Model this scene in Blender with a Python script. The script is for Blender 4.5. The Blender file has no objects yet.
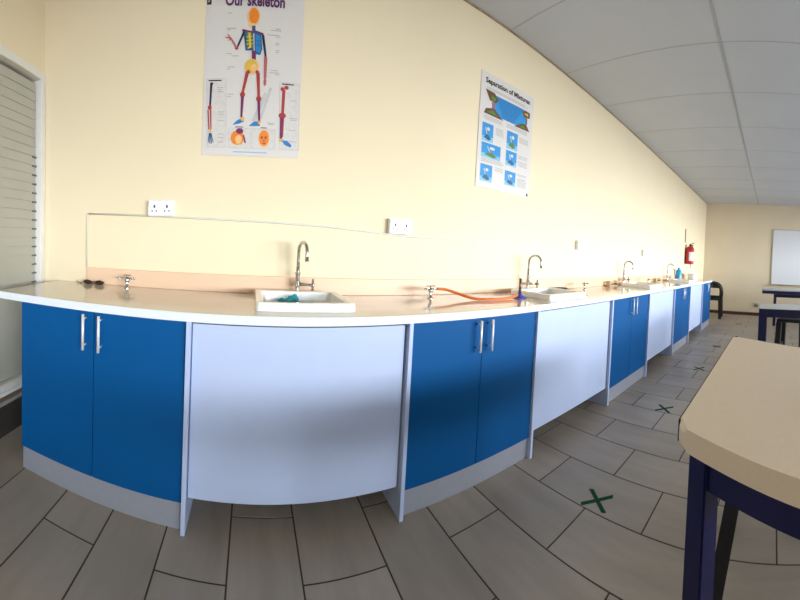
import bpy, bmesh, math, random
from mathutils import Vector, Matrix
random.seed(7)
PI = math.pi
S = bpy.context.scene
C = S.collection

# ------------------------------------------------------------------ materials
def mat(name, col, rough=.5, metal=0., spec=.5, noise=0., nscale=20., bump=0., bscale=200., coat=0., stretch=None):
    m = bpy.data.materials.new(name); m.use_nodes = True
    nt = m.node_tree; b = nt.nodes['Principled BSDF']
    b.inputs['Base Color'].default_value = (*col, 1)
    b.inputs['Roughness'].default_value = rough
    b.inputs['Metallic'].default_value = metal
    b.inputs['Specular IOR Level'].default_value = spec
    b.inputs['Coat Weight'].default_value = coat
    b.inputs['Coat Roughness'].default_value = .08
    tc = nt.nodes.new('ShaderNodeTexCoord')
    vec = tc.outputs['Object']
    if stretch:
        mp = nt.nodes.new('ShaderNodeMapping'); mp.inputs['Scale'].default_value = stretch
        nt.links.new(vec, mp.inputs['Vector']); vec = mp.outputs['Vector']
    if noise:
        n = nt.nodes.new('ShaderNodeTexNoise'); n.inputs['Scale'].default_value = nscale; n.inputs['Detail'].default_value = 5
        nt.links.new(vec, n.inputs['Vector'])
        r = nt.nodes.new('ShaderNodeMapRange')
        r.inputs['From Min'].default_value = .3; r.inputs['From Max'].default_value = .7
        r.inputs['To Min'].default_value = 1-noise; r.inputs['To Max'].default_value = 1+noise
        nt.links.new(n.outputs['Fac'], r.inputs['Value'])
        v = nt.nodes.new('ShaderNodeVectorMath'); v.operation = 'SCALE'
        v.inputs[0].default_value = col
        nt.links.new(r.outputs['Result'], v.inputs['Scale'])
        nt.links.new(v.outputs['Vector'], b.inputs['Base Color'])
    if bump:
        n2 = nt.nodes.new('ShaderNodeTexNoise'); n2.inputs['Scale'].default_value = bscale; n2.inputs['Detail'].default_value = 4
        nt.links.new(vec, n2.inputs['Vector'])
        bp = nt.nodes.new('ShaderNodeBump'); bp.inputs['Strength'].default_value = bump; bp.inputs['Distance'].default_value = .002
        nt.links.new(n2.outputs['Fac'], bp.inputs['Height']); nt.links.new(bp.outputs['Normal'], b.inputs['Normal'])
    return m

M = {}
M['wall'] = mat('cream wall paint', (.83, .71, .495), .75, noise=.015, nscale=2, bump=.06, bscale=90)
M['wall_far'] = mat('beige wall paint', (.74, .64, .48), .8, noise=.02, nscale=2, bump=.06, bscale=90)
M['ceiling'] = mat('ceiling board', (.56, .59, .65), .85, noise=.02, nscale=3)
M['batten'] = mat('ceiling joint strip', (.42, .43, .46), .8, noise=.03)
M['ceiling_shadow'] = mat('brown ceiling shadow line', (.36, .27, .18), .7, noise=.25, nscale=5)
M['grout'] = mat('floor grout', (.055, .042, .034), .9, noise=.1, nscale=30)
M['white_frame'] = mat('white painted frame', (.75, .73, .68), .4, noise=.02)
M['slat'] = mat('louvre slat', (.42, .41, .35), .35, noise=.04, nscale=4)
M['slat_gap'] = mat('dark gap backing', (.12, .12, .13), .6, noise=.05)
M['sill'] = mat('white sill', (.78, .79, .80), .25, noise=.02)
M['sill_edge'] = mat('brown sill edge', (.16, .10, .06), .6, noise=.1)
M['kerb'] = mat('grey kerb', (.33, .32, .30), .6, noise=.06)
M['dark_skirt'] = mat('dark skirting tile', (.045, .04, .035), .5, noise=.1)
M['skirt'] = mat('brown skirting', (.075, .03, .022), .5, noise=.15, nscale=8)
M['worktop'] = mat('glossy cream worktop', (.62, .54, .44), .10, noise=.015, nscale=40, coat=.4)
M['worktop_edge'] = mat('white worktop edge', (.78, .82, .88), .3, noise=.01)
M['upstand'] = mat('peach upstand', (.80, .56, .385), .35, noise=.03, nscale=6)
M['panel'] = mat('pale blue grey melamine', (.49, .58, .82), .5, noise=.015, nscale=8)
M['blue'] = mat('blue laminate', (.0004, .084, .275), .5, spec=.15, noise=.03, nscale=3)
M['plinth'] = mat('silver grey plinth', (.38, .40, .47), .35, metal=.25, noise=.03, nscale=30)
M['steel'] = mat('brushed steel', (.86, .86, .87), .42, metal=.35, noise=.05, nscale=60)
M['chrome'] = mat('chrome', (.55, .54, .52), .14, metal=1, noise=.03, nscale=30)
M['ceramic'] = mat('white ceramic', (.84, .84, .82), .15, noise=.01, coat=.3)
M['teal'] = mat('teal cloth', (.03, .30, .36), .9, noise=.2, nscale=60, bump=.5)
M['plastic_white'] = mat('white plastic', (.83, .84, .86), .35, noise=.01)
M['hole'] = mat('dark socket hole', (.01, .01, .01), .6, noise=.1)
M['conduit'] = mat('painted conduit', (.70, .68, .62), .5, noise=.03)
M['paper'] = mat('poster paper', (.70, .66, .63), .4, noise=.01)
M['orange_rubber'] = mat('orange rubber hose', (.72, .17, .035), .45, noise=.08, nscale=40)
M['burner_blue'] = mat('violet blue enamel', (.07, .07, .45), .35, noise=.05)
M['dark_metal'] = mat('dark metal', (.10, .10, .11), .35, metal=.8, noise=.08)
M['brown_gloss'] = mat('dark brown acetate', (.028, .012, .006), .2, noise=.3, nscale=60)
M['thin_wire'] = mat('olive wire', (.16, .15, .09), .35, metal=.6, noise=.05)
M['red'] = mat('red enamel', (.42, .010, .015), .3, noise=.05)
M['black'] = mat('black plastic', (.012, .012, .014), .45, noise=.1, nscale=20)
M['label_white'] = mat('white label', (.75, .72, .72), .5, noise=.02)
M['cyan'] = mat('bright blue plastic', (.01, .30, .60), .3, noise=.03)
M['tan_wood'] = mat('tan wood', (.60, .43, .25), .6, noise=.2, nscale=14, stretch=(1, 6, 6))
M['tape'] = mat('green tape', (.002, .060, .025), .6, spec=.15, noise=.15, nscale=60)
M['desk'] = mat('beige desk laminate', (.72, .59, .44), .42, noise=.02, nscale=60)
M['desk_far'] = mat('grey desk laminate', (.42, .44, .44), .3, noise=.03)
M['navy'] = mat('navy blue steel paint', (.003, .004, .055), .35, noise=.05, nscale=20)
M['whiteboard'] = mat('whiteboard enamel', (.74, .77, .83), .2, noise=.01)
M['alu'] = mat('aluminium', (.55, .53, .50), .35, metal=.6, noise=.04)
for n, c in dict(p_title=(.085, .012, .10), p_black=(.012, .012, .014), p_orange=(.80, .22, .015), p_lorange=(.85, .50, .22), p_green=(.10, .20, .03),
                 p_yellow=(.72, .46, .06), p_blue=(.015, .20, .50), p_navy=(.015, .014, .05), p_pink=(.48, .12, .13), p_red=(.40, .035, .03),
                 p_purple=(.17, .015, .10), p_grey=(.42, .40, .39), p_panel=(.66, .62, .59), p_line=(.50, .50, .52), p_sky=(.02, .27, .62),
                 p_sky2=(.22, .50, .70), p_brown=(.13, .055, .02), p_caption=(.25, .45, .68), p_deep=(.012, .10, .22), p_shade=(.56, .54, .53)).items():
    M[n] = mat('print ' + n[2:], c, .45, noise=.06, nscale=60)

def floor_mat():
    m = bpy.data.materials.new('floor tile'); m.use_nodes = True
    nt = m.node_tree; b = nt.nodes['Principled BSDF']
    at = nt.nodes.new('ShaderNodeAttribute'); at.attribute_name = 'tint'
    tc = nt.nodes.new('ShaderNodeTexCoord')
    mp = nt.nodes.new('ShaderNodeMapping'); mp.inputs['Scale'].default_value = (9, 1.6, 1)
    nt.links.new(tc.outputs['Object'], mp.inputs['Vector'])
    ad = nt.nodes.new('ShaderNodeVectorMath'); ad.operation = 'ADD'
    nt.links.new(mp.outputs['Vector'], ad.inputs[0])
    sc = nt.nodes.new('ShaderNodeVectorMath'); sc.operation = 'SCALE'; sc.inputs['Scale'].default_value = 30
    nt.links.new(at.outputs['Color'], sc.inputs[0]); nt.links.new(sc.outputs['Vector'], ad.inputs[1])
    n = nt.nodes.new('ShaderNodeTexNoise'); n.inputs['Scale'].default_value = 1.0; n.inputs['Detail'].default_value = 6; n.inputs['Roughness'].default_value = .6
    nt.links.new(ad.outputs['Vector'], n.inputs['Vector'])
    cr = nt.nodes.new('ShaderNodeValToRGB')
    cr.color_ramp.elements[0].position = .25; cr.color_ramp.elements[0].color = (.315, .265, .215, 1)
    cr.color_ramp.elements[1].position = .75; cr.color_ramp.elements[1].color = (.43, .37, .305, 1)
    nt.links.new(n.outputs['Fac'], cr.inputs['Fac'])
    mr = nt.nodes.new('ShaderNodeMapRange'); mr.inputs['To Min'].default_value = .92; mr.inputs['To Max'].default_value = 1.08
    nt.links.new(at.outputs['Fac'], mr.inputs['Value'])
    v = nt.nodes.new('ShaderNodeVectorMath'); v.operation = 'SCALE'
    nt.links.new(cr.outputs['Color'], v.inputs[0]); nt.links.new(mr.outputs['Result'], v.inputs['Scale'])
    nt.links.new(v.outputs['Vector'], b.inputs['Base Color'])
    b.inputs['Roughness'].default_value = .42
    return m
M['tile'] = floor_mat()

# ------------------------------------------------------------------ mesh helpers
def box(bm, x0, x1, y0, y1, z0, z1, bev=0, seg=2, rot=None, mi=0):
    vs = [bm.verts.new((x, y, z)) for x in (x0, x1) for y in (y0, y1) for z in (z0, z1)]
    fs = [bm.faces.new([vs[i] for i in f]) for f in ((0, 1, 3, 2), (4, 6, 7, 5), (0, 4, 5, 1), (2, 3, 7, 6), (0, 2, 6, 4), (1, 5, 7, 3))]
    for f in fs: f.material_index = mi
    if bev:
        es = {e for f in fs for e in f.edges}
        r = bmesh.ops.bevel(bm, geom=list(es), offset=bev, segments=seg, profile=.5, affect='EDGES')
        for f in r['faces']: f.material_index = mi
    return vs

def prism(bm, poly, z0, z1, bev=0, seg=3, mi=0):
    n = len(poly)
    a = [bm.verts.new((p[0], p[1], z0)) for p in poly]; b = [bm.verts.new((p[0], p[1], z1)) for p in poly]
    fs = [bm.faces.new(a[::-1]), bm.faces.new(b)]
    for i in range(n): fs.append(bm.faces.new((a[i], a[(i+1) % n], b[(i+1) % n], b[i])))
    for f in fs: f.material_index = mi
    if bev:
        es = {e for e in fs[0].edges} | {e for e in fs[1].edges}
        bmesh.ops.bevel(bm, geom=list(es), offset=bev, segments=seg, profile=.5, affect='EDGES')

def catmull(pts, n=8):
    P = [Vector(p) for p in pts]; out = []
    for i in range(len(P)-1):
        a = P[i-1] if i else P[0]*2-P[1]; b, c = P[i], P[i+1]; d = P[i+2] if i+2 < len(P) else P[-1]*2-P[-2]
        for k in range(n):
            t = k/n
            out.append(.5*((2*b)+(c-a)*t+(2*a-5*b+4*c-d)*t*t+(3*b-a-3*c+d)*t**3))
    return out+[P[-1]]

def tube(bm, pts, r, seg=10, cap=True, mi=0):
    P = [Vector(p) for p in pts]; n = len(P)
    R = r if isinstance(r, (list, tuple)) else [r]*n
    rings = []; up = None
    for i in range(n):
        t = (P[min(i+1, n-1)]-P[max(i-1, 0)]).normalized()
        if up is None: up = Vector((0, 0, 1)) if abs(t.z) < .9 else Vector((1, 0, 0))
        u = (up-t*up.dot(t)).normalized(); w = t.cross(u); up = u
        rings.append([bm.verts.new(P[i]+R[i]*(math.cos(2*PI*k/seg)*u+math.sin(2*PI*k/seg)*w)) for k in range(seg)])
    for i in range(n-1):
        for k in range(seg):
            f = bm.faces.new((rings[i][k], rings[i][(k+1) % seg], rings[i+1][(k+1) % seg], rings[i+1][k])); f.smooth = True; f.material_index = mi
    if cap:
        bm.faces.new(rings[0][::-1]).material_index = mi; bm.faces.new(rings[-1]).material_index = mi

def lathe(bm, prof, c=(0, 0, 0), seg=24, axis='z', mi=0):
    rings = []
    for r, h in prof:
        ring = []
        for k in range(seg):
            a = 2*PI*k/seg; x, y = r*math.cos(a), r*math.sin(a)
            p = (x, y, h) if axis == 'z' else ((h, x, y) if axis == 'x' else (x, h, y))
            ring.append(bm.verts.new(Vector(p)+Vector(c)))
        rings.append(ring)
    for i in range(len(rings)-1):
        for k in range(seg):
            f = bm.faces.new((rings[i][k], rings[i][(k+1) % seg], rings[i+1][(k+1) % seg], rings[i+1][k])); f.smooth = True; f.material_index = mi
    bm.faces.new(rings[0][::-1]).material_index = mi; bm.faces.new(rings[-1]).material_index = mi

def bar(bm, a, b, w, h=None, mi=0, up=(0, 0, 1), taper=1.):
    a, b = Vector(a), Vector(b); h = h or w; t = (b-a).normalized(); U = Vector(up)
    if abs(t.dot(U)) > .95: U = Vector((0, 1, 0))
    s = t.cross(U).normalized(); u = s.cross(t)
    q = []
    for p, k in ((a, 1.), (b, taper)):
        q.append([bm.verts.new(p+s*i*w/2*k+u*j*h/2*k) for i, j in ((-1, -1), (1, -1), (1, 1), (-1, 1))])
    for i in range(4): bm.faces.new((q[0][i], q[0][(i+1) % 4], q[1][(i+1) % 4], q[1][i])).material_index = mi
    bm.faces.new(q[0][::-1]).material_index = mi; bm.faces.new(q[1]).material_index = mi

def NB(): return bmesh.new()

def obj(name, bm, mats, parent=None, loc=(0, 0, 0), smooth=False):
    bmesh.ops.recalc_face_normals(bm, faces=bm.faces[:])
    me = bpy.data.meshes.new(name)
    if smooth:
        for f in bm.faces: f.smooth = True
    bm.to_mesh(me); bm.free()
    for k in (mats if isinstance(mats, (list, tuple)) else [mats]): me.materials.append(M[k] if isinstance(k, str) else k)
    if smooth:
        me.set_sharp_from_angle(angle=math.radians(38))
    o = bpy.data.objects.new(name, me); C.objects.link(o); o.location = loc
    if parent: o.parent = parent
    return o

def tag(o, label, cat, group=None):
    o['label'] = label; o['category'] = cat
    if group: o['group'] = group
    return o

def thing(name, label, cat, loc=(0, 0, 0), rz=0, group=None):
    o = bpy.data.objects.new(name, None); C.objects.link(o); o.location = loc; o.rotation_euler = (0, 0, rz); o.empty_display_size = .1
    return tag(o, label, cat, group)

def struct(name, bm, m, parent=None, smooth=False):
    o = obj(name, bm, m, parent, smooth=smooth)
    if not parent: o['kind'] = 'structure'
    return o

def dup(root, loc, label, rz=None, group=None):
    r = root.copy(); C.objects.link(r); r.location = loc; r['label'] = label
    if rz is not None: r.rotation_euler = (0, 0, rz)
    if group: r['group'] = group
    for ch in list(root.children):
        c = ch.copy(); C.objects.link(c); c.parent = r
        for g in list(ch.children):
            d = g.copy(); C.objects.link(d); d.parent = c
    return r

# ------------------------------------------------------------------ the room
XL, XR, YB, YF, ZC = -1.305, 8.452, 1.811, -3.6, 2.823
FRONT = 1.243                      # plane of the counter front
# floor: grout bed with individual tiles laid in half bond
bm = NB(); box(bm, XL-.3, XR+.3, YF-.3, YB+.3, -.12, -.0015)
xs = [XL-.02, -1.03, -.775, -.54, -.30, -.043, .222, .535, .815, 1.088, 1.378, 1.672]
while xs[-1] < XR: xs.append(xs[-1]+.2925)
tl = bm.loops.layers.color.new('tint')
for i in range(len(xs)-1):
    x0, x1 = xs[i]+.0035, min(xs[i+1], XR+.02)-.0035
    y = 1.0845+.2875*(i % 2) - .575*9
    while y < YB:
        y0, y1 = max(y, YF-.02)+.0035, min(y+.575, YB+.02)-.0035
        y += .575
        if y1-y0 < .02: continue
        vs = [bm.verts.new(p) for p in ((x0, y0, 0), (x1, y0, 0), (x1, y1, 0), (x0, y1, 0))]
        lo = [bm.verts.new((v.co.x, v.co.y, -.0018)) for v in vs]
        t = random.random(); t2 = random.random()
        ff = [bm.faces.new(vs)]+[bm.faces.new((vs[k], lo[k], lo[(k+1) % 4], vs[(k+1) % 4])) for k in range(4)]
        for f in ff:
            f.material_index = 1
            for l in f.loops: l[tl] = (t, t2, t, 1)
struct('floor', bm, ['grout', 'tile'])

bm = NB(); box(bm, XL-.3, XR+.3, YF-.3, YB+.3, ZC, ZC+.15)
struct('ceiling', bm, 'ceiling')
def ceil_strip(n, x0, x1, y0, y1, d=.004):
    b = NB(); box(b, x0, x1, y0, y1, ZC-d, ZC+.001); struct('trim_%d' % n, b, 'batten')
ceil_strip(1, XL, XR, .452, .474)
k = 2
for x in (-1.25, -.525, .2, .925, 1.65, 2.34, 3.04, 3.80, 4.56, 5.32, 6.08, 6.84, 7.6):
    ceil_strip(k, x-.004, x+.004, YF, YB, .0015); k += 1
ceil_strip(k, XL, XR, -.86, -.838); k += 1
bm = NB(); box(bm, XL, XR, YB-.010, YB, ZC-.010, ZC); struct('trim_%d' % k, bm, 'ceiling_shadow'); k += 1  # thin brown strip painting in the shadow line between wall and ceiling

bm = NB(); box(bm, XL-.3, XR+.3, YB, YB+.2, -.1, ZC+.1); struct('wall_back', bm, 'wall')
bm = NB(); box(bm, XR, XR+.2, YF-.2, YB+.2, -.1, ZC+.1); struct('wall_right', bm, 'wall_far')
# left wall with the tall louvred window
WY0, WY1, WZ0, WZ1 = .25, 1.795, .26, 2.235
bm = NB()
box(bm, XL-.2, XL, YF-.2, WY0, -.1, ZC+.1); box(bm, XL-.2, XL, WY1, YB+.1, -.1, ZC+.1)
box(bm, XL-.2, XL, WY0, WY1, -.1, WZ0-.06); box(bm, XL-.2, XL, WY0, WY1, WZ1, ZC+.1)
struct('wall_left', bm, 'wall')
# front wall (behind the viewer) with three windows that light the room
wins = [(-.6, 2.0), (2.2, 4.9), (5.1, 8.2)]
FZ0, FZ1 = 1.0, 2.0
bm = NB(); prev = XL-.2
for a, b in wins:
    box(bm, prev, a, YF-.2, YF, -.1, ZC+.1); box(bm, a, b, YF-.2, YF, -.1, FZ0); box(bm, a, b, YF-.2, YF, FZ1, ZC+.1); prev = b
box(bm, prev, XR+.2, YF-.2, YF, -.1, ZC+.1)
struct('wall_front', bm, 'wall')
for i, (a, b) in enumerate(wins):
    bm = NB(); w = .05
    box(bm, a, b, YF-.12, YF-.06, FZ0, FZ0+w); box(bm, a, b, YF-.12, YF-.06, FZ1-w, FZ1)
    for x in (a, (a+b)/2-w/2, b-w): box(bm, x, x+w, YF-.12, YF-.06, FZ0+w, FZ1-w)
    struct('window_%d' % (i+2), bm, 'white_frame')

# window_1: frame, louvre slats, backing; white sill on a dark kerb below
bm = NB()
box(bm, XL-.075, XL+.012, WY1-.034, WY1+.010, WZ0, WZ1, .004); box(bm, XL-.075, XL+.012, WY0, WY0+.06, WZ0, WZ1, .004)
box(bm, XL-.075, XL+.012, WY0+.06, WY1-.034, WZ1-.05, WZ1, .004); box(bm, XL-.075, XL+.002, WY0+.06, WY1-.034, WZ0, WZ0+.045, .004)
w1 = struct('window_1', bm, 'white_frame')
bm = NB()
z = WZ0+.05
while z < WZ1-.075:
    # overlapping blades, each leaning out at its foot
    y0, y1 = WY0+.062, WY1-.045
    v = [bm.verts.new(p) for p in ((XL-.030, y0, z), (XL-.030, y1, z), (XL-.034, y1, z+.0575), (XL-.034, y0, z+.0575),
                                  (XL-.035, y0, z), (XL-.035, y1, z), (XL-.039, y1, z+.0575), (XL-.039, y0, z+.0575))]
    for f in ((0, 1, 2, 3), (7, 6, 5, 4), (0, 4, 5, 1), (3, 2, 6, 7), (0, 3, 7, 4), (1, 5, 6, 2)): bm.faces.new([v[j] for j in f])
    z += .058
obj('louvre_slats', bm, 'slat', w1)
bm = NB(); box(bm, XL-.09, XL-.078, WY0, WY1, WZ0, WZ1); obj('backing', bm, 'slat_gap', w1)
bm = NB()
for i in range(15): box(bm, XL-.06, XL-.026, WY1-.074, WY1-.0345, WZ0+.62+.058*i, WZ0+.630+.058*i)
obj('slat_shadow_notches', bm, 'slat_gap', w1)  # dark blocks standing in for shadow notches at the slat ends
bm = NB(); box(bm, XL-.078, XL+.006, WY0-.05, WY1, WZ0-.025, WZ0, .003); struct('trim_%d' % k, bm, 'sill'); k += 1
bm = NB(); box(bm, XL, XL+.012, WY0-.05, YB, WZ0-.045, WZ0-.026, .002); struct('trim_%d' % k, bm, 'sill_edge'); k += 1
bm = NB(); box(bm, XL, XL+.020, WY0-.05, YB, .19, WZ0-.046, .003); struct('trim_%d' % k, bm, 'kerb'); k += 1
bm = NB(); box(bm, XL, XL+.014, YF, YB, 0, .189, .002); struct('baseboard_left', bm, 'dark_skirt')
bm = NB(); box(bm, XR-.014, XR, YF, YB, 0, .075, .003); struct('baseboard_right', bm, 'skirt')
bm = NB(); box(bm, 6.74, XR-.015, YB-.014, YB, 0, .075, .003); struct('baseboard_back', bm, 'skirt')

# ------------------------------------------------------------------ counter
D = [-.23, .67, 1.49, 2.42, 3.25, 4.15, 4.97, 5.88, 6.70]
K0 = -1.042; TP = .018
sinks = [(.025, .445), (1.695, 2.135), (3.47, 3.91), (5.20, 5.64)]
SY0, SY1 = 1.333, 1.700

# worktop with sink cut-outs
wt = thing('worktop', 'long glossy cream worktop with a white front edge running along the back wall', 'worktop', (0, FRONT, 0))
bm = NB()
gx = [-1.185]
for a, b in sinks: gx += [a+.012, b-.012]
gx.append(6.72)
gy = [0, SY0-FRONT+.012, SY1-FRONT-.012, YB-FRONT-.001]
V = {}
def gv(i, j, z):
    if (i, j, z) not in V: V[(i, j, z)] = bm.verts.new((gx[i], gy[j], z))
    return V[(i, j, z)]
def solid(i, j): return 0 <= i < len(gx)-1 and 0 <= j < 3 and not (j == 1 and i % 2 == 1)
for i in range(len(gx)-1):
    for j in range(3):
        if not solid(i, j): continue
        bm.faces.new((gv(i, j, .9), gv(i+1, j, .9), gv(i+1, j+1, .9), gv(i, j+1, .9)))
        bm.faces.new((gv(i, j+1, .864), gv(i+1, j+1, .864), gv(i+1, j, .864), gv(i, j, .864)))
        for di, dj, a, b in ((-1, 0, (i, j+1), (i, j)), (1, 0, (i+1, j), (i+1, j+1)), (0, -1, (i, j), (i+1, j)), (0, 1, (i+1, j+1), (i, j+1))):
            if not solid(i+di, j+dj): bm.faces.new((gv(*a, .864), gv(*b, .864), gv(*b, .9), gv(*a, .9)))
obj('slab', bm, 'worktop', wt)
bm = NB(); box(bm, -1.1855, 6.7205, -.004, -.0002, .864, .8995, .0015)
obj('front_edge', bm, 'worktop_edge', wt)['label'] = 'white edge strip along the front'
bm = NB(); box(bm, -1.1895, -1.1855, -.004, YB-FRONT-.002, .864, .8995, .0015); obj('end_edge', bm, 'worktop_edge', wt)['label'] = 'white edge strip on the end'
bm = NB(); box(bm, -.965, 6.72, YB-FRONT-.021, YB-FRONT-.001, .9003, .996, .003); obj('upstand', bm, 'upstand', wt)['label'] = 'peach coloured upstand against the wall'

def base_cabinet(x0, x1, label):
    w = x1-x0; t = thing('base_cabinet', label, 'cabinet', (x0, FRONT, 0), 0, 'blue base cabinets under the counter')
    bm = NB(); box(bm, 0, w, .0345, .55, .12, .863); obj('body', bm, 'panel', t)
    bm = NB(); box(bm, .002, w-.002, .027, .045, .001, .1195, .001); obj('plinth', bm, 'plinth', t)['label'] = 'silver grey kickboard'
    for s in (0, 1):
        a, b = (.001, w/2-.0015) if s == 0 else (w/2+.0015, w-.001)
        bm = NB(); box(bm, a, b, .016, .034, .122, .859, .0015); d = obj('door', bm, 'blue', t)
        hx = w/2+(-.037 if s == 0 else .037)
        bm = NB(); tube(bm, [(hx, -.016, .697), (hx, -.016, .852)], .0065, 10)
        for hz in (.717, .832): tube(bm, [(hx, -.014, hz), (hx, .0158, hz)], .0045, 8)
        obj('handle', bm, 'steel', d)['label'] = 'brushed steel bar handle'
    return t
base_cabinet(K0, D[0]-TP/2-.001, 'blue two-door cabinet at the left end of the counter, beside the louvred window')
base_cabinet(D[1]+TP/2+.001, D[2]-TP/2-.001, 'blue two-door cabinet below the orange gas hose')
base_cabinet(D[3]+TP/2+.001, D[4]-TP/2-.001, 'third blue two-door cabinet from the left, just right of the second sink panel')
base_cabinet(D[5]+TP/2+.001, D[6]-TP/2-.001, 'fourth blue two-door cabinet from the left, between the two farthest white panels')
base_cabinet(D[7]+TP/2+.001, D[8]-.001, 'blue two-door cabinet at the far end of the counter, next to the black chair')

def sink_unit(i, label):
    x0, x1 = D[i]-TP/2, D[i+1]+TP/2; w = x1-x0
    t = thing('sink_cabinet', label, 'cabinet', (x0, FRONT, 0), 0, 'pale sink cabinets under the counter')
    for a in (0, w-TP):
        bm = NB(); box(bm, a, a+TP, 0, .55, .0005, .8635, .001); obj('side_panel', bm, 'panel', t)
    bm = NB(); box(bm, TP+.004, w-TP-.012, .022, .040, .145, .853, .0015); obj('front_panel', bm, 'panel', t)
    return t
sink_unit(0, 'pale grey-blue sink cabinet with an open foot space, nearest the viewer')
sink_unit(2, 'pale sink cabinet between the hose cabinet and the third blue cabinet')
sink_unit(4, 'third pale sink cabinet from the left, in front of the third tap')
sink_unit(6, 'farthest pale sink cabinet, narrowest white panel near the end of the counter')

# ------------------------------------------------------------------ sinks and taps
def make_sink(w, dpt, label):
    t = thing('sink', label, 'sink', (0, 0, .9), 0, 'white ceramic sinks in the counter')
    bm = NB()
    def loop(ins, z, r):
        x0, x1, y0, y1 = ins, w-ins, ins, dpt-ins; out = []
        for cx, cy, a0 in ((x1-r, y1-r, 0), (x0+r, y1-r, PI/2), (x0+r, y0+r, PI), (x1-r, y0+r, 3*PI/2)):
            for q in range(5):
                a = a0+q*PI/8; out.append(bm.verts.new((cx+r*math.cos(a), cy+r*math.sin(a), z)))
        return out
    L = [loop(-.002, .0006, .02), loop(-.002, .030, .02), loop(0.002, .036, .018), loop(.026, .036, .02), loop(.032, .032, .02), loop(.045, -.066, .035), loop(.075, -.075, .04)]
    for a, b in zip(L, L[1:]):
        n = len(a)
        for q in range(n): bm.faces.new((a[q], a[(q+1) % n], b[(q+1) % n], b[q]))
    bm.faces.new(L[-1])
    # outer shell of the bowl below the worktop
    O = [L[0], loop(.020, .0004, .02), loop(.020, -.082, .035)]
    for a, b in zip(O, O[1:]):
        n = len(a)
        for q in range(n): bm.faces.new((a[q], b[q], b[(q+1) % n], a[(q+1) % n]))
    bm.faces.new(O[-1])
    obj('basin', bm, 'ceramic', t, smooth=True)
    bm = NB(); lathe(bm, [(.001, -.0749), (.03, -.0749), (.034, -.072), (.02, -.0715), (.001, -.0725)], (w*.5, dpt*.55, 0), 20); obj('drain', bm, 'chrome', t)
    return t
sk = make_sink(.42, SY1-SY0, 'white ceramic sink nearest the viewer, with a teal cloth in it')
sk.location = (sinks[0][0], SY0, .9)
sk2 = make_sink(.44, SY1-SY0, 'white ceramic sink just right of the bunsen burner'); sk2.location = (sinks[1][0], SY0, .9)
dup(sk2, (sinks[2][0], SY0, .9), 'white ceramic sink below the third swan-neck tap from the left')
dup(sk2, (sinks[3][0], SY0, .9), 'farthest white ceramic sink, in front of the bright blue bottle')

def make_tap(label):
    t = thing('tap', label, 'tap', (0, 0, .9), 0, 'swan-neck taps behind the sinks')
    bm = NB(); lathe(bm, [(.024, .0006), (.024, .006), (.014, .012), (.012, .05), (.016, .055), (.016, .085), (.012, .09), (.012, .115), (.015, .118), (.015, .128), (.008, .134)], seg=18)
    obj('body', bm, 'chrome', t, smooth=True)
    bm = NB()
    arc = [(0, 0, .13), (0, 0, .19), (0, 0, .238)]
    ax, ay = .014, -.050      # the neck swings forward over the sink
    for q in range(1, 10):
        a = PI-q*PI/9; arc.append((ax*(1+math.cos(a)), ay*(1+math.cos(a)), .238+.05*math.sin(a)))
    arc += [(2*ax, 2*ay, .222), (2*ax*1.03, 2*ay*1.03, .192)]
    tube(bm, arc, [.0092]*(len(arc)-2)+[.0095, .0105], 12); obj('spout', bm, 'chrome', t)
    bm = NB(); tube(bm, [(.008, -.004, .068), (.045, -.018, .066), (.07, -.028, .066)], [.010, .0075, .0075], 10); h = obj('valve', bm, 'chrome', t)
    bm = NB(); c = Vector((.074, -.030, .066)); tube(bm, [c-Vector((.004, -.0016, 0)), c+Vector((.010, -.004, 0))], .011, 12)
    tube(bm, [c+Vector((.003, -.001, -.032)), c+Vector((.003, -.001, .032))], [.006, .0072], 8); tube(bm, [c+Vector((-.010, -.028, 0)), c+Vector((.016, .026, 0))], .006, 8)
    obj('handle', bm, 'chrome', h)
    return t
tp = make_tap('chrome swan-neck tap behind the nearest sink, below the skeleton poster'); tp.location = (.248, 1.735, .9)
dup(tp, (1.915, 1.735, .9), 'chrome swan-neck tap behind the sink beside the bunsen burner')
dup(tp, (3.60, 1.735, .9), 'third chrome swan-neck tap from the left, behind the third sink')
dup(tp, (5.25, 1.735, .9), 'farthest chrome swan-neck tap, left of the bright blue bottle')

# teal cloth crumpled in the nearest sink
bm = NB()
g = bmesh.ops.create_icosphere(bm, subdivisions=3, radius=1)['verts']
for v in g:
    d = 1+.18*math.sin(5*v.co.x+2*v.co.y)+.14*math.sin(7*v.co.y+3*v.co.z)
    v.co = Vector((v.co.x*.055*d, v.co.y*.04*d, (max(v.co.z, -.35)+.35)*.068*d))
cl = obj('dish_cloth', bm, 'teal', None, (.20, 1.620, .9), True)
cl.location = (.200, 1.612, .8255)
tag(cl, 'small crumpled teal cloth lying inside the nearest sink', 'cloth')

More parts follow.
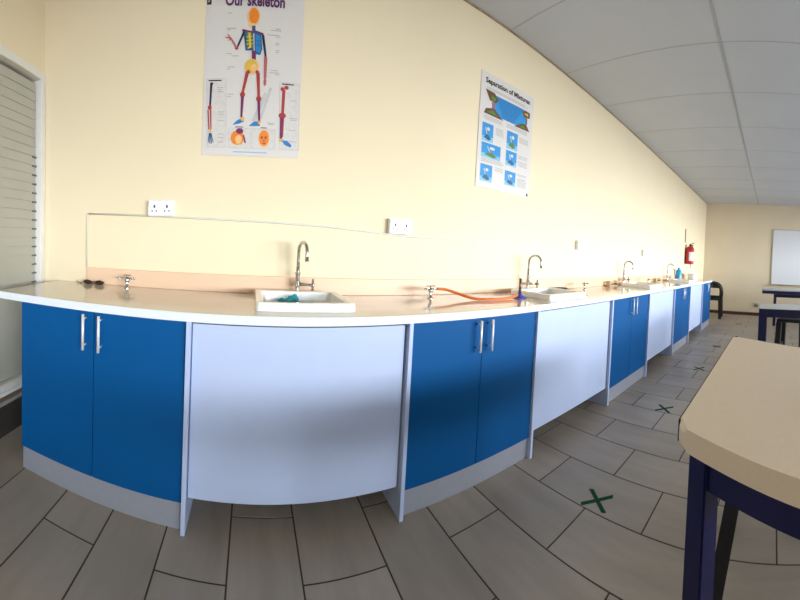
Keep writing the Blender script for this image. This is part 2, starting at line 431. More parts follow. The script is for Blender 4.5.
def make_gas(label):
    t = thing('gas_tap', label, 'gas tap', (0, 0, .9), 0, 'bench gas taps on the worktop'); t.scale = (.8, .8, .8)
    bm = NB(); lathe(bm, [(.024, .0006), (.024, .005), (.017, .010), (.010, .022), (.009, .040), (.017, .048), (.019, .058), (.015, .068), (.012, .074)], seg=18); obj('base', bm, 'chrome', t, smooth=True)
    for sx, ey in ((1, -.012), (-1, -.012)):
        bm = NB(); tube(bm, [(0, 0, .066), (sx*.022, ey*.5, .070), (sx*.062, ey, .070)], [.0085, .007, .005], 10)
        for q in range(3): tube(bm, [(sx*(.036+.008*q), ey*.75, .070), (sx*(.040+.008*q), ey*.8, .070)], .0075, 10)
        n = obj('nozzle', bm, 'chrome', t)
    bm = NB(); tube(bm, [(0, 0, .074), (0, 0, .090)], .007, 10)
    bar(bm, (-.030, .012, .089), (.030, -.012, .092), .010, .007); obj('lever', bm, 'chrome', t)
    return t
g1 = make_gas('double gas tap on the left cabinet, beside the sunglasses'); g1.location = (-.672, 1.722, .9)
dup(g1, (1.005, 1.66, .9), 'double gas tap with the orange hose on it')
dup(g1, (2.62, 1.66, .9), 'double gas tap right of the second sink')
dup(g1, (4.22, 1.66, .9), 'double gas tap right of the third sink, half lost in glare')

# orange hose and burner
bm = NB()
hp = catmull([(1.043, 1.653, .956), (1.10, 1.638, .952), (1.16, 1.590, .932), (1.225, 1.52, .912), (1.31, 1.477, .910), (1.41, 1.47, .910), (1.49, 1.482, .9125), (1.553, 1.491, .924)], 8)
tube(bm, hp, .0085, 10)
tag(obj('gas_hose', bm, 'orange_rubber'), 'orange rubber hose running from the gas tap to the bunsen burner', 'hose')
bb = thing('bunsen_burner', 'small bunsen burner with a violet-blue base left of the second sink', 'burner', (1.595, 1.51, .9))
bm = NB(); lathe(bm, [(.046, .0006), (.047, .006), (.040, .012), (.022, .018), (.014, .026), (.012, .034)], seg=8); obj('base', bm, 'burner_blue', bb)['label'] = 'violet-blue base'
bm = NB(); tube(bm, [(0, 0, .030), (0, 0, .130)], .0075, 12); tube(bm, [(0, 0, .036), (0, 0, .056)], .0105, 12); obj('barrel', bm, 'dark_metal', bb)['label'] = 'dark metal tube'
bm = NB(); tube(bm, [(-.008, -.004, .026), (-.043, -.021, .0245)], .005, 8); obj('gas_inlet', bm, 'dark_metal', bb)

# sunglasses lying on the left end of the worktop
sg = thing('sunglasses', 'pair of dark brown sunglasses lying on the left end of the worktop', 'sunglasses', (-.895, 1.745, .9), math.radians(2))
for sx in (-1, 1):
    bm = NB()
    lathe(bm, [(.0005, -.0025), (.020, -.0020), (.026, 0), (.020, .0025), (.0005, .0035)], (sx*.034, 0, .0215), 20, 'y')
    for v in bm.verts: v.co.z = .0012+(v.co.z+.0045)*.50; v.co.x *= 1.12
    obj('lens', bm, 'brown_gloss', sg)
bm = NB(); tube(bm, [(-.012, -.001, .015), (0, -.003, .018), (.012, -.001, .015)], .003, 8)
tube(bm, [(-.068, .001, .016), (-.060, 0, .020), (-.04, -.001, .026), (-.02, -.001, .022)], .0032, 8); tube(bm, [(.068, .001, .016), (.060, 0, .020), (.04, -.001, .026), (.02, -.001, .022)], .0032, 8); obj('rim', bm, 'brown_gloss', sg)
bm = NB(); tube(bm, catmull([(-.066, .002, .018), (-.075, .010, .008), (-.100, .018, .0035), (-.118, .022, .006), (-.126, .024, .018)], 5), .0022, 8); obj('temple', bm, 'thin_wire', sg)['label'] = 'thin olive side arm'
bm = NB(); tube(bm, catmull([(.066, .002, .018), (.055, .022, .008), (.0, .034, .0035), (-.04, .036, .004)], 5), .0022, 8); obj('temple', bm, 'thin_wire', sg)['label'] = 'thin olive side arm'

# dark soap holder lying behind the second sink
sd = thing('soap_dish', 'small black soap dish on the worktop right behind the second sink', 'dish', (2.335, 1.715, .9))
bm = NB(); lathe(bm, [(.032, .0006), (.045, .012), (.050, .022), (.046, .022), (.036, .010), (.001, .008)], seg=20)
for v in bm.verts: v.co.x *= 1.3
obj('dish', bm, 'black', sd, smooth=True)
bm = NB(); box(bm, -.035, .035, -.02, .02, .0095, .028, .008, 3); obj('soap', bm, 'dark_metal', sd, smooth=True)
bm = NB(); box(bm, 2.44, 2.56, 1.70, 1.722, .9004, .905, .001); tag(obj('wooden_stick', bm, 'tan_wood'), 'thin flat stick lying right of the black soap dish', 'stick')

# tan wooden racks along the upstand
def rack(x, y, label):
    t = thing('wooden_rack', label, 'rack', (x, y, .9), 0, 'wooden racks against the upstand')
    bm = NB(); box(bm, -.10, .10, -.03, .03, .0006, .014, .002); obj('base', bm, 'tan_wood', t)
    for s in (-1, 1):
        bm = NB(); box(bm, s*.09-.007, s*.09+.007, -.025, .025, .0142, .058, .002); obj('upright', bm, 'tan_wood', t)
    bm = NB(); box(bm, -.0825, .0825, -.026, .026, .038, .047, .001)
    obj('shelf', bm, 'tan_wood', t)
    return t
rk = rack(3.33, 1.745, 'low tan wooden rack against the wall left of the third tap')
dup(rk, (4.80, 1.745, .9), 'low tan wooden rack against the wall left of the farthest tap')

# bright blue bottle, white tub
bt = thing('bottle', 'bright blue plastic bottle standing beside the farthest tap', 'bottle', (5.93, 1.735, .9))
bm = NB(); lathe(bm, [(.042, .0006), (.050, .006), (.050, .172), (.042, .186), (.018, .196)], seg=20); obj('body', bm, 'cyan', bt, smooth=True)
bm = NB(); lathe(bm, [(.024, .1962), (.025, .226), (.014, .232)], seg=16); obj('cap', bm, 'cyan', bt, smooth=True)
tb = thing('tub', 'white plastic tub on the far end of the worktop below the fire extinguisher', 'tub', (6.45, 1.60, .9))
bm = NB(); lathe(bm, [(.085, .0006), (.09, .004), (.105, .115), (.112, .118), (.112, .124), (.103, .124), (.088, .010), (.001, .010)], seg=28); obj('bowl', bm, 'plastic_white', tb, smooth=True)

# ------------------------------------------------------------------ things on the back wall
def make_socket(label):
    t = thing('wall_socket', label, 'socket', (0, YB, 0), 0, 'white wall sockets above the counter')
    bm = NB(); box(bm, -.074, .074, -.034, -.0005, 0, .088, .004, 2); obj('box', bm, 'plastic_white', t)
    for s in (-1, 1):
        bm = NB(); c = s*.036
        box(bm, c-.0045, c+.0045, -.0347, -.034, .044, .060)
        for q in (-1, 1): box(bm, c+q*.012-.0035, c+q*.012+.0035, -.0347, -.034, .024, .031)
        obj('pin_holes', bm, 'hole', t)['label'] = 'three dark pin holes'
        bm = NB(); box(bm, s*.062-.006, s*.062+.006, -.038, -.0342, .058, .078, .001); obj('switch', bm, 'plastic_white', t)
    return t
s1 = make_socket('double white socket below the skeleton poster'); s1.location = (-.505, YB, 1.306)
dup(s1, (.848, YB, 1.266), 'double white socket midway between the two posters, lower than both')
dup(s1, (2.72, YB, 1.272), 'double white socket beyond the smaller poster, above the second sink')
dup(s1, (4.36, YB, 1.275), 'double white socket above the counter near the third tap')

cy = YB-.006
bm = NB()
tube(bm, [(-.974, cy, .998), (-.974, cy, 1.318), (-.968, cy, 1.324)], .0055, 8)
tube(bm, [(-.970, cy, 1.324), (-.3, cy, 1.297), (.4, cy, 1.281), (.9, cy, 1.2555), (1.6, cy, 1.2645), (2.9, cy, 1.265), (4.5, cy, 1.268)], .0055, 8)
tag(obj('conduit', bm, 'conduit'), 'thin painted cable conduit running along the back wall under the sockets', 'conduit')

# --- poster helpers: flat printed shapes a hair above the sheet
def pr(bm, pts, y, mi=0):
    n = len(pts)
    vs = [bm.verts.new((p[0], y, p[1])) for p in pts]; wv = [bm.verts.new((p[0], y+.0003, p[1])) for p in pts]
    bm.faces.new(vs).material_index = mi
    for i in range(n): bm.faces.new((vs[i], wv[i], wv[(i+1) % n], vs[(i+1) % n])).material_index = mi
def pell(c, rx, rz, n=18): return [(c[0]+rx*math.cos(2*PI*q/n), c[1]+rz*math.sin(2*PI*q/n)) for q in range(n)]
def pseg(a, b, w, w2=None):
    w2 = w2 or w; d = Vector((b[0]-a[0], b[1]-a[1])); L = d.length or 1; nx, nz = -d.y/L, d.x/L
    return [(a[0]+nx*w/2, a[1]+nz*w/2), (a[0]-nx*w/2, a[1]-nz*w/2), (b[0]-nx*w2/2, b[1]-nz*w2/2), (b[0]+nx*w2/2, b[1]+nz*w2/2)]
def text(name, s, width, cap, m, parent, loc, off=.006):
    cu = bpy.data.curves.new(name, 'FONT'); cu.body = s; cu.size = 1; cu.offset = off; cu.resolution_u = 3
    o = bpy.data.objects.new('tmp', cu); C.objects.link(o); bpy.context.view_layer.update()
    me = bpy.data.meshes.new_from_object(o.evaluated_get(bpy.context.evaluated_depsgraph_get())); bpy.data.objects.remove(o)
    xs_ = [v.co.x for v in me.vertices]; x0, x1 = min(xs_), max(xs_)
    for v in me.vertices: v.co = Vector(((v.co.x-x0)*width/(x1-x0), 0, v.co.y*cap/.70))
    me.name = name; me.materials.append(M[m])
    t = bpy.data.objects.new(name, me); C.objects.link(t); t.parent = parent; t.location = loc
    return t

# --- poster 1: the skeleton. Drawing units: 340 wide, z measured down from the top line
PX, PZ = -.290, 2.466
po = thing('poster', 'large white anatomy poster headed Our skeleton, left of the other poster', 'poster', (PX, YB, 0))
PW, PB, PT = .520, 1.641, 2.535
bm = NB()
n = 12
fr = [bm.verts.new((PW*i/n, -.0035-.0015*math.sin(PI*i/n)*(j == 0), PB-.004*math.sin(PI*i/n) if j == 0 else PT)) for j in (0, 1) for i in range(n+1)]
bk = [bm.verts.new((PW*i/n, -.0005, PB if j == 0 else PT)) for j in (0, 1) for i in range(n+1)]
for i in range(n):
    bm.faces.new((fr[i], fr[i+1], fr[n+2+i], fr[n+1+i])); bm.faces.new((bk[i+1], bk[i], bk[n+1+i], bk[n+2+i]))
    bm.faces.new((fr[i], bk[i], bk[i+1], fr[i+1])); bm.faces.new((fr[n+1+i], fr[n+2+i], bk[n+2+i], bk[n+1+i]))
bm.faces.new((fr[0], fr[n+1], bk[n+1], bk[0])); bm.faces.new((fr[n], bk[n], bk[2*n+1], fr[2*n+1]))
sheet1 = bm
def A(x, y):
    l = 60-20*y/550; r = 400-16*y/550
    return ((x-l)/(r-l)*PW, PZ-y*.001497)
U = PW/340
Y0 = -.0056
x0, z0 = A(126, 22); x1, z1 = A(331, 27)
tt = text('title', 'Our skeleton', x1-x0, .058, 'p_title', po, (x0, Y0, (z0+z1)/2-.010), .032)
bm = NB(); a = A(62, 27); pr(bm, [(a[0], a[1]), (a[0]+.024, a[1]), (a[0]+.024, PT-.02), (a[0], PT-.02)], Y0, 0)
pr(bm, pseg((a[0]+.008, a[1]+.012), (a[0]+.017, a[1]+.035), .006), Y0-.0004, 1)
obj('corner_logo', bm, ['p_black', 'p_lorange'], po)
mats = ['p_orange', 'p_lorange', 'p_green', 'p_yellow', 'p_blue', 'p_navy', 'p_pink', 'p_red', 'p_purple', 'p_shade', 'p_deep', 'p_black']
IX = {m: i for i, m in enumerate(mats)}
def draw(bm, items, y=Y0):
    dy = 0
    for it in items:
        kd, m = it[0], IX[it[1]]
        if kd == 'e': c = A(it[2], it[3]); pr(bm, pell(c, it[4]*U, it[5]*U*.98), y-dy, m)
        elif kd == 's': pr(bm, pseg(A(it[2], it[3]), A(it[4], it[5]), it[6]*U, (it[7] if len(it) > 7 else it[6])*U), y-dy, m)
        elif kd == 'p': pr(bm, [A(*p) for p in it[2]], y-dy, m)
        dy += .00006
bm = NB()
draw(bm, [('s', 'p_shade', 268, 330, 225, 430, 14), ('s', 'p_shade', 285, 310, 250, 420, 10),
    ('e', 'p_lorange', 224, 68, 22, 32), ('e', 'p_orange', 225, 66, 17, 27), ('e', 'p_lorange', 219, 99, 13, 8),
    ('s', 'p_deep', 224, 100, 224, 126, 12), ('p', 'p_deep', [(186, 112), (222, 120), (224, 185), (196, 186), (192, 150)]),
    ('p', 'p_green', [(200, 122), (218, 122), (222, 178), (198, 170)]), ('s', 'p_yellow', 209, 124, 212, 172, 7), ('s', 'p_yellow', 199, 140, 220, 136, 3), ('s', 'p_yellow', 199, 152, 221, 149, 3), ('s', 'p_yellow', 199, 164, 221, 161, 3),
    ('s', 'p_lorange', 203, 178, 216, 172, 4),
    ('p', 'p_deep', [(226, 116), (250, 126), (254, 180), (246, 200), (228, 196)]), ('p', 'p_blue', [(230, 128), (247, 134), (250, 182), (243, 193), (231, 186)]), ('s', 'p_deep', 230, 150, 250, 152, 2), ('s', 'p_deep', 230, 164, 250, 167, 2),
    ('s', 'p_purple', 184, 117, 224, 122, 6), ('s', 'p_purple', 226, 118, 258, 128, 7),
    ('s', 'p_navy', 192, 120, 167, 176, 8, 6), ('e', 'p_red', 165, 178, 6, 6), ('s', 'p_pink', 165, 178, 146, 146, 7, 5), ('s', 'p_pink', 146, 146, 126, 141, 4), ('s', 'p_pink', 146, 146, 134, 131, 4), ('s', 'p_pink', 148, 148, 136, 152, 3),
    ('s', 'p_navy', 256, 130, 266, 205, 9, 7), ('s', 'p_pink', 264, 205, 263, 280, 8, 6), ('s', 'p_pink', 270, 206, 267, 280, 4), ('e', 'p_pink', 264, 292, 5, 14),
    ('s', 'p_purple', 225, 186, 225, 230, 14), ('e', 'p_lorange', 218, 241, 26, 27), ('e', 'p_yellow', 216, 240, 22, 23), ('e', 'p_lorange', 225, 246, 10, 14), ('s', 'p_red', 202, 255, 210, 264, 10), ('s', 'p_red', 232, 256, 242, 262, 10),
    ('s', 'p_red', 203, 260, 186, 334, 12, 8), ('e', 'p_red', 186, 339, 9, 10), ('s', 'p_purple', 186, 346, 182, 418, 10, 7), ('p', 'p_blue', [(150, 446), (166, 430), (186, 420), (192, 432), (176, 440)]), ('e', 'p_yellow', 186, 424, 7, 7),
    ('s', 'p_red', 240, 262, 243, 346, 12, 8), ('e', 'p_red', 243, 352, 9, 10), ('s', 'p_purple', 243, 358, 245, 428, 10, 7), ('p', 'p_blue', [(208, 448), (226, 432), (244, 430), (248, 446)]), ('e', 'p_yellow', 245, 434, 6, 6)])
obj('skeleton_drawing', bm, mats, po)
def inset(x0, y0, x1, y1, items):
    bm = NB(); pr(bm, [A(x0, y0), A(x1, y0), A(x1, y1), A(x0, y1)], Y0+.0006)
    for e in (((x0, y0), (x1, y0)), ((x1, y0), (x1, y1)), ((x1, y1), (x0, y1)), ((x0, y1), (x0, y0))): pr(bm, pseg(A(*e[0]), A(*e[1]), 1.6*U), Y0+.0003, 1)
    p = obj('inset_panel', bm, ['p_panel', 'p_line'], po)
    bm = NB(); draw(bm, items); obj('bone_drawing', bm, mats, p)
inset(60, 284, 128, 524, [('s', 'p_black', 66, 290, 112, 290, 4), ('s', 'p_navy', 76, 302, 71, 380, 8, 7), ('e', 'p_navy', 77, 301, 6, 5), ('e', 'p_red', 70, 384, 7, 9), ('s', 'p_red', 64, 392, 67, 462, 5), ('s', 'p_red', 73, 392, 74, 462, 6, 4), ('e', 'p_yellow', 70, 467, 6, 4)] +
      [('s', 'p_deep', 68+2*q, 474, 64+6*q, 514-abs(q-1.5)*4, 3) for q in range(4)])
inset(316, 288, 386, 524, [('s', 'p_black', 324, 294, 366, 294, 4), ('s', 'p_red', 331, 314, 327, 398, 11, 10), ('e', 'p_red', 340, 306, 8, 7), ('e', 'p_red', 326, 312, 7, 7), ('e', 'p_red', 326, 405, 13, 10), ('s', 'p_purple', 325, 412, 322, 486, 13, 9), ('s', 'p_red', 331, 414, 328, 480, 4),
      ('e', 'p_yellow', 324, 492, 8, 6), ('p', 'p_blue', [(324, 492), (345, 492), (361, 508), (356, 515), (336, 508)])])
inset(136, 456, 216, 526, [('s', 'p_purple', 160, 452, 188, 452, 3), ('e', 'p_orange', 168, 490, 24, 26), ('e', 'p_lorange', 172, 496, 12, 15), ('e', 'p_purple', 176, 466, 13, 10), ('s', 'p_purple', 190, 480, 196, 508, 5), ('s', 'p_yellow', 160, 512, 186, 512, 4)])
inset(220, 456, 302, 526, [('s', 'p_purple', 250, 452, 272, 452, 3), ('e', 'p_lorange', 262, 490, 20, 31), ('e', 'p_orange', 262, 488, 17, 28), ('e', 'p_red', 255, 486, 4, 5), ('e', 'p_red', 268, 486, 4, 5), ('s', 'p_red', 256, 507, 269, 507, 3), ('e', 'p_red', 262, 497, 2, 4)])
bm = sheet1
for x, y, w in [(136, 58, 14), (130, 110, 34), (134, 116, 10), (130, 197, 18), (146, 205, 26), (132, 243, 26), (132, 250, 10), (132, 338, 22), (132, 346, 14), (300, 106, 18), (282, 112, 38), (270, 128, 44), (300, 134, 18), (300, 155, 14), (300, 161, 12), (300, 180, 14), (300, 187, 12), (284, 250, 26), (280, 258, 34), (300, 264, 14), (272, 434, 28), (276, 439, 20), (218, 452, 0)] + \
        [(96, 315+s, 22-6*(s % 2)) for s in (0, 7, 14)]+[(98, y, 22) for y in (400, 408, 430)]+[(98, y, 20) for y in (478, 490, 506)]+[(352, y, 26) for y in (350, 412, 418, 454, 494)]:
    if w: pr(bm, pseg(A(x, y), A(x+w, y), 2.4*U), Y0-.0003, 1)
pr(bm, pseg(A(152, 540), A(272, 540), 3.6*U), Y0-.0003, 2)
obj('sheet', bm, ['paper', 'p_grey', 'p_caption'], po)

# --- poster 2
QX0, QX1, QZ1, QZ0 = 1.402, 1.940, 2.437, 1.642
QW, QH = QX1-QX0, QZ1-QZ0
p2 = thing('poster', 'white science poster headed Separation of Mixtures with small blue pictures', 'poster', (QX0, YB, 0))
bm = NB(); box(bm, 0, QW, -.005, -.0005, QZ0, QZ1, .001); sheet2 = bm
def B(u, v): return (u*QW, QZ1-v*QH)
text('title', 'Separation of Mixtures', .84*QW, .036, 'p_black', p2, (.075*QW, -.0056, QZ1-.088*QH), .035)
bm = NB()
def quad(bm, u0, v0, u1, v1, mi, y=-.0054): pr(bm, [B(u0, v0), B(u1, v0), B(u1, v1), B(u0, v1)], y, mi)
quad(bm, .20, .165, .86, .345, 0)
pr(bm, [B(.28, .165), B(.80, .165), B(.60, .345), B(.40, .345)], -.0057, 1)
pr(bm, [B(.08, .145), B(.24, .15), B(.31, .20), B(.27, .235), B(.16, .23)], -.0060, 2); pr(bm, [B(.07, .355), B(.10, .31), B(.24, .285), B(.34, .33), B(.42, .36)], -.0060, 2)
pr(bm, [B(.76, .19), B(.84, .165), B(.93, .17), B(.93, .225), B(.82, .235)], -.0060, 2); pr(bm, [B(.62, .36), B(.76, .31), B(.86, .295), B(.94, .355)], -.0060, 2)
pr(bm, [B(.18, .18), B(.27, .19), B(.25, .225), B(.19, .225)], -.0063, 3); pr(bm, [B(.12, .34), B(.22, .305), B(.32, .345)], -.0063, 3); pr(bm, [B(.72, .345), B(.80, .315), B(.88, .345)], -.0063, 3); pr(bm, [B(.80, .2), B(.89, .185), B(.89, .215)], -.0063, 4)
pr(bm, [B(.19, .24), B(.25, .24), B(.25, .285), B(.21, .285)], -.0060, 5); pr(bm, [B(.85, .235), B(.88, .235), B(.88, .295), B(.86, .295)], -.0060, 2)
obj('main_picture', bm, ['p_sky', 'p_blue', 'p_brown', 'p_green', 'p_yellow', 'p_pink'], p2)
for i, (u0, v0, u1, v1) in enumerate([(.06, .435, .25, .595), (.065, .605, .40, .735), (.065, .795, .27, .945), (.50, .425, .71, .59), (.50, .605, .71, .745), (.50, .795, .71, .93)]):
    bm = NB(); quad(bm, u0, v0, u1, v1, 0); du, dv = u1-u0, v1-v0
    quad(bm, u0, v0+dv*.72, u1, v1, 1, -.0057); pr(bm, [B(u0+du*.15, v0+dv*.80), B(u0+du*.45, v0+dv*.55), B(u0+du*.85, v0+dv*.82), B(u0+du*.6, v0+dv*.92)], -.0060, 3 if i in (1, 3) else 4)
    pr(bm, pell(B(u0+du*.55, v0+dv*.30), du*QW*.14, dv*QH*.10, 10), -.0060, 2); pr(bm, pseg(B(u0+du*.3, v0+dv*.25), B(u0+du*.45, v0+dv*.62), .007), -.0060, 2)
    obj('picture', bm, ['p_sky', 'p_sky2', 'p_panel', 'p_green', 'p_deep'], p2)
bm = sheet2
rows = [(.10, .125+.012*q, .78) for q in range(2)]+[(.08, .375+.013*q, .34) for q in range(3)]+[(.48, .372+.013*q, .44) for q in range(3)]
rows += [(.29, .45+.014*q, .15) for q in range(5)]+[(.07, .745+.013*q, .40) for q in range(3)]+[(.31, .80+.014*q, .16) for q in range(3)]
rows += [(.74, .45+.014*q, .20) for q in range(4)]+[(.74, .62+.014*q, .20) for q in range(3)]+[(.74, .675+.014*q, .20) for q in range(4)]+[(.74, .80+.013*q, .20) for q in range(2)]+[(.74, .84+.013*q, .20) for q in range(7)]
for u, v, w in rows: pr(bm, pseg(B(u, v), B(u+w*(.9+.1*random.random()), v), .0045), -.0056, 1)
pr(bm, pell(B(.965, .975), .010, .014, 6), -.0056, 2)
obj('sheet', bm, ['paper', 'p_grey', 'p_black'], p2)

# --- fire extinguisher and the narrow strip above it
fe = thing('fire_extinguisher', 'red fire extinguisher hanging on the back wall near the far corner', 'fire extinguisher', (6.62, YB-.0916, 1.205))
bm = NB(); lathe(bm, [(.070, 0), (.082, .008), (.086, .03), (.086, .30), (.076, .335), (.045, .362), (.024, .372)], seg=28); obj('cylinder', bm, 'red', fe, smooth=True)
bm = NB()
for q in range(8):
    a0, a1 = PI*(1.02+.08*q), PI*(1.02+.08*(q+1)); r = .0866
    bm.faces.new([bm.verts.new((r*math.cos(a), r*math.sin(a), z)) for a, z in ((a0, .07), (a1, .07), (a1, .25), (a0, .25))])
bmesh.ops.remove_doubles(bm, verts=bm.verts[:], dist=1e-5); obj('label_sticker', bm, 'label_white', fe, smooth=True)['label'] = 'white instruction sticker'
bm = NB(); lathe(bm, [(.022, .3722), (.022, .40), (.014, .41)], seg=14); obj('valve', bm, 'black', fe)
bm = NB(); bar(bm, (0, .01, .405), (-.03, -.085, .43), .022, .012); bar(bm, (0, .01, .39), (-.025, -.07, .385), .020, .008); obj('handle', bm, 'black', fe)
bm = NB(); tube(bm, catmull([(.02, -.005, .388), (.07, -.03, .385), (.112, -.02, .32), (.108, -.01, .20), (.10, -.015, .08)], 6), .010, 8); obj('hose', bm, 'black', fe)
bm = NB(); box(bm, -.025, .025, .087, .0915, .22, .40); obj('bracket', bm, 'dark_metal', fe)
bm = NB(); box(bm, 6.50, 6.53, YB-.012, YB-.0006, 1.64, 1.92, .002); tag(obj('wall_strip', bm, 'sill_edge'), 'narrow dark vertical strip fixed to the wall above the fire extinguisher', 'strip')
bm = NB(); box(bm, 7.02, 7.10, YB-.03, YB-.0006, 1.13, 1.21, .004); tag(obj('switch_box', bm, 'plastic_white'), 'tiny white switch box on the wall right below the fire extinguisher', 'switch box')

# ------------------------------------------------------------------ floor markers
def cross(x, y, a, label):
    t = thing('floor_marker', label, 'floor marker', (x, y, 0), a, 'tape crosses on the floor')
    for s, z in ((1, .0004), (-1, .0013)):
        bm = NB(); d = Vector((math.cos(PI/4*s), math.sin(PI/4*s), 0)); n_ = Vector((-d.y, d.x, 0)); P = []
        for e, sk_ in ((-.085, .004), (.085, -.005)):
            P += [d*e+n_*(.0105 if e < 0 else -.0105)+d*sk_, d*e+n_*(-.0105 if e < 0 else .0105)-d*sk_]
        prism(bm, [(p.x, p.y) for p in P], z, z+.0008)
        obj('tape_strip', bm, 'tape', t)
    return t
c1 = cross(1.455, .775, .12, 'green tape cross on the floor nearest the viewer, left of the big desk')
dup(c1, (2.615, .825, 0), 'second green tape cross from the viewer, level with the third blue cabinet', .05)
dup(c1, (3.78, .80, 0), 'third tape cross from the viewer, just above the desk edge in the photo', .2)
dup(c1, (4.92, .79, 0), 'fourth and faint tape cross, far along the floor before the black chair', .1)
dup(c1, (7.03, .68, 0), 'farthest tape cross on the floor, below the far wall between chair and desks', .1)

# ------------------------------------------------------------------ desks
e2 = Vector((-.49, -.872)).normalized()
def desk(name, A0, e1v, e2v, L1, L2, ztop, th, topmat, label, legw, inset, group, corner=.02, bandmat='black'):
    t = thing(name, label, 'desk', (A0[0], A0[1], 0), 0, group)
    e1v, e2v = Vector(e1v), Vector(e2v)
    def P(a, b): return e1v*a+e2v*b
    cs = [P(0, 0), P(L1, 0), P(L1, L2), P(0, L2)]
    poly = []
    for i in range(4):
        c, p, q = cs[i], cs[i-1], cs[(i+1) % 4]
        a, b = c+(p-c).normalized()*corner, c+(q-c).normalized()*corner
        for s in range(6):
            u = s/5; poly.append(a*(1-u)**2+c*2*u*(1-u)+b*u*u)
    if (poly[1]-poly[0]).cross(poly[2]-poly[1]) < 0 if hasattr(Vector((0, 0)), 'cross') else False: poly.reverse()
    bm = NB(); prism(bm, poly, ztop-th, ztop, min(.014, th*.3), 4); obj('desktop', bm, topmat, t)
    bm = NB()
    n_ = Vector((-e1v.y, e1v.x)); n_ = n_ if n_.dot(e2v) < 0 else -n_
    a, b = P(.030, 0)+n_*.002, P(L1-.012, 0)+n_*.002
    bar(bm, (a.x, a.y, ztop-th/2), (b.x, b.y, ztop-th/2), .0035, th*1.004)
    n2 = Vector((-e2v.y, e2v.x)); n2 = n2 if n2.dot(e1v) > 0 else -n2
    a, b = P(L1, .012)+n2*.002, P(L1, L2-.012)+n2*.002
    bar(bm, (a.x, a.y, ztop-th/2), (b.x, b.y, ztop-th/2), .0035, th*1.004)
    if bandmat == 'navy':
        n3 = -n2; a, b = P(0, .003)+n3*.002, P(0, L2-.003)+n3*.002
        bar(bm, (a.x, a.y, ztop-th*.62), (b.x, b.y, ztop-th*.62), .0035, th*.72)
    obj('edge_strip', bm, bandmat, t)['label'] = 'thin dark edge strip'
    i1, i2 = inset; zb = ztop-th-.0006
    lp = [P(i1, i2), P(L1-i1, i2), P(L1-i1, L2-i2), P(i1, L2-i2)]
    for p in lp:
        bm = NB(); bar(bm, (p.x, p.y, .0008), (p.x, p.y, zb), legw, legw, up=(e2v.x, e2v.y, 0))
        bmesh.ops.bevel(bm, geom=[e for e in bm.edges], offset=.004, segments=2, affect='EDGES'); obj('leg', bm, 'navy', t)
    for i in range(4):
        p, q = lp[i], lp[(i+1) % 4]; d = (q-p).normalized()*(legw/2*.98)
        bm = NB(); bar(bm, (p.x+d.x, p.y+d.y, zb-.04), (q.x-d.x, q.y-d.y, zb-.04), legw*.62, .078); obj('rail', bm, 'navy', t)
    return t
desk('desk', (.896, .244), (1, -.006), e2, 1.252, .56, .74, .060, 'desk', 'large beige desk with a navy steel frame in the right foreground', .062, (.045, .095), 'school desks', .038)
desk('desk', (3.74, .146), (1, 0), (0, -1), .56, 1.25, .74, .018, 'desk_far', 'middle desk with a grey top and navy legs beyond the big desk', .088, (.046, .046), 'school desks', bandmat='navy')
desk('desk', (6.85, .215), (1, 0), (0, -1), .60, 1.25, .765, .085, 'desk_far', 'farthest desk, only its navy edge showing below the whiteboard', .06, (.20, .27), 'school desks', bandmat='navy')

def make_stool(label, H, top, foot, legw):
    t = thing('stool', label, 'stool', (0, 0, 0), 0, 'black stools under the desks')
    bm = NB(); box(bm, -top-.03, top+.03, -top-.03, top+.03, H-.035, H, .012, 3); obj('seat', bm, 'black', t, smooth=True)
    for sx in (-1, 1):
        for sy in (-1, 1):
            bm = NB(); bar(bm, (sx*foot, sy*foot, .0008), (sx*top, sy*top, H-.0352), legw, legw, up=(0, 1, 0)); obj('leg', bm, 'black', t)
    for s in (-1, 1):
        f = foot-(foot-top)*.25/H
        bm = NB(); bar(bm, (-f+legw/2, s*f, .25), (f-legw/2, s*f, .25), legw*.5, legw*.6); obj('stretcher', bm, 'black', t)
    return t
st = make_stool('black stool tucked under the big desk, one splayed leg showing', .60, .105, .185, .052)
st.location = (1.352, -.028, 0)
st2 = make_stool('black stool tucked under the middle desk', .585, .14, .155, .062)
st2.location = (4.17, -.265, 0); st2.rotation_euler = (0, 0, math.radians(-14))

# ------------------------------------------------------------------ black plastic chair at the far end (its back to the viewer)
ch = thing('plastic_chair', 'black plastic chair with a rounded open back past the end of the counter', 'chair', (7.66, 1.385, 0), math.radians(4))
bm = NB(); box(bm, -.19, .22, -.21, .21, .415, .45, .014, 3); obj('seat', bm, 'black', ch, smooth=True)
bm = NB()
tube(bm, catmull([(-.16, -.20, .45), (-.20, -.215, .60), (-.225, -.195, .72), (-.235, -.12, .79), (-.24, 0, .81), (-.235, .12, .79), (-.225, .195, .72), (-.20, .215, .60), (-.16, .20, .45)], 6), .046, 10)
bf = obj('backrest', bm, 'black', ch)
bm = NB(); box(bm, -.236, -.212, -.17, .17, .70, .76, .006); box(bm, -.195, -.178, -.18, .18, .455, .53, .005); obj('back_slat', bm, 'black', bf)
for sx, sy in ((-1, -1), (-1, 1), (1, -1), (1, 1)):
    bm = NB(); x = -.17 if sx < 0 else .19
    bar(bm, (x+sx*.04, sy*.205, .0008), (x, sy*.185, .4148), .055, .06, up=(0, 1, 0), taper=1.25); obj('leg', bm, 'black', ch)
for s in (-1, 1):
    bm = NB(); tube(bm, catmull([(-.195, s*.205, .56), (-.08, s*.205, .52), (.06, s*.20, .452)], 5), .018, 8); obj('armrest', bm, 'black', ch)

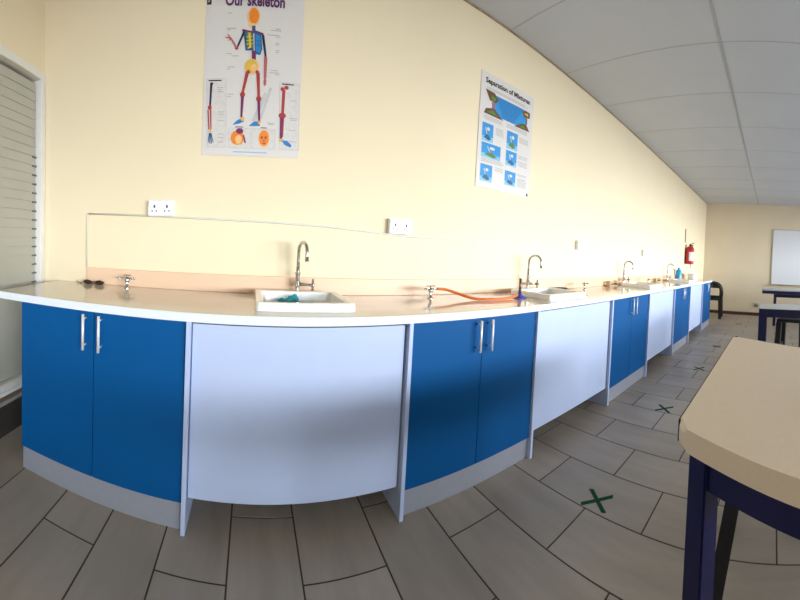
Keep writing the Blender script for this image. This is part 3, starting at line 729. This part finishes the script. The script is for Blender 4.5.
# ------------------------------------------------------------------ far wall
wb = thing('whiteboard', 'large whiteboard in a thin aluminium frame on the far wall', 'whiteboard', (XR, -.98, .80))
bm = NB(); box(bm, -.016, -.0006, -1.02, 1.02, .02, 1.39); obj('panel', bm, 'whiteboard', wb)
bm = NB()
for y in (-1.04, 1.02): box(bm, -.022, -.0006, y, y+.02, 0, 1.41, .002)
box(bm, -.022, -.0006, -1.02, 1.02, 1.39, 1.41, .002); box(bm, -.022, -.0006, -1.02, 1.02, 0, .02, .002); obj('frame', bm, 'alu', wb)
bm = NB(); box(bm, -.08, -.0225, -1.06, 1.06, -.005, .008, .002); obj('pen_tray', bm, 'alu', wb)
fs = thing('wall_socket', 'small pale socket low on the far wall left of the desks', 'socket', (XR, .40, .21))
bm = NB(); box(bm, -.03, -.0006, -.05, .05, 0, .10, .004); obj('box', bm, 'kerb', fs)
bm = NB(); box(bm, -.0307, -.03, -.02, .02, .03, .06); obj('pin_holes', bm, 'hole', fs)

# ------------------------------------------------------------------ light: daylight through the windows behind the viewer
l = bpy.data.lights.new('horizon_daylight', 'AREA'); l.shape = 'RECTANGLE'; l.size = 12; l.size_y = 1.9
l.energy = 3100; l.color = (.91, .965, 1.0)
o = bpy.data.objects.new('horizon_daylight', l); C.objects.link(o); o.location = (8.9, -9.0, 1.85); o.rotation_euler = (PI/2, 0, 0)
w = bpy.data.worlds.new('sky'); S.world = w; w.use_nodes = True
w.node_tree.nodes['Background'].inputs['Color'].default_value = (.75, .86, 1, 1); w.node_tree.nodes['Background'].inputs['Strength'].default_value = 5.2

# ------------------------------------------------------------------ camera: sweep panorama (cylindrical)
f, cx, cy_, yaw, pitch, roll = 332.523, 400., 256.844, .4468, .0238, .0542
cd = bpy.data.cameras.new('camera'); cd.type = 'PANO'; cd.panorama_type = 'CENTRAL_CYLINDRICAL'
cd.central_cylindrical_range_u_min = -400/f; cd.central_cylindrical_range_u_max = 400/f
cd.central_cylindrical_range_v_min = -(600-cy_)/f; cd.central_cylindrical_range_v_max = cy_/f; cd.central_cylindrical_radius = 1
cd.clip_start = .02
F = Vector((math.sin(yaw)*math.cos(pitch), math.cos(yaw)*math.cos(pitch), -math.sin(pitch)))
R0 = Vector((math.cos(yaw), -math.sin(yaw), 0)); U0 = R0.cross(F)
R = math.cos(roll)*R0+math.sin(roll)*U0; Uv = -math.sin(roll)*R0+math.cos(roll)*U0
cam = bpy.data.objects.new('camera', cd); C.objects.link(cam)
Mx = Matrix((R, Uv, -F)).transposed().to_4x4(); Mx.translation = (0, 0, 1.1785); cam.matrix_world = Mx
S.camera = cam
S.view_settings.view_transform = 'Standard'; S.view_settings.look = 'None'; S.view_settings.gamma = 1; S.view_settings.use_curve_mapping = False
S.view_settings.exposure = 0.12
S.cycles.max_bounces = 10; S.cycles.diffuse_bounces = 6
S.cycles.use_denoising = True
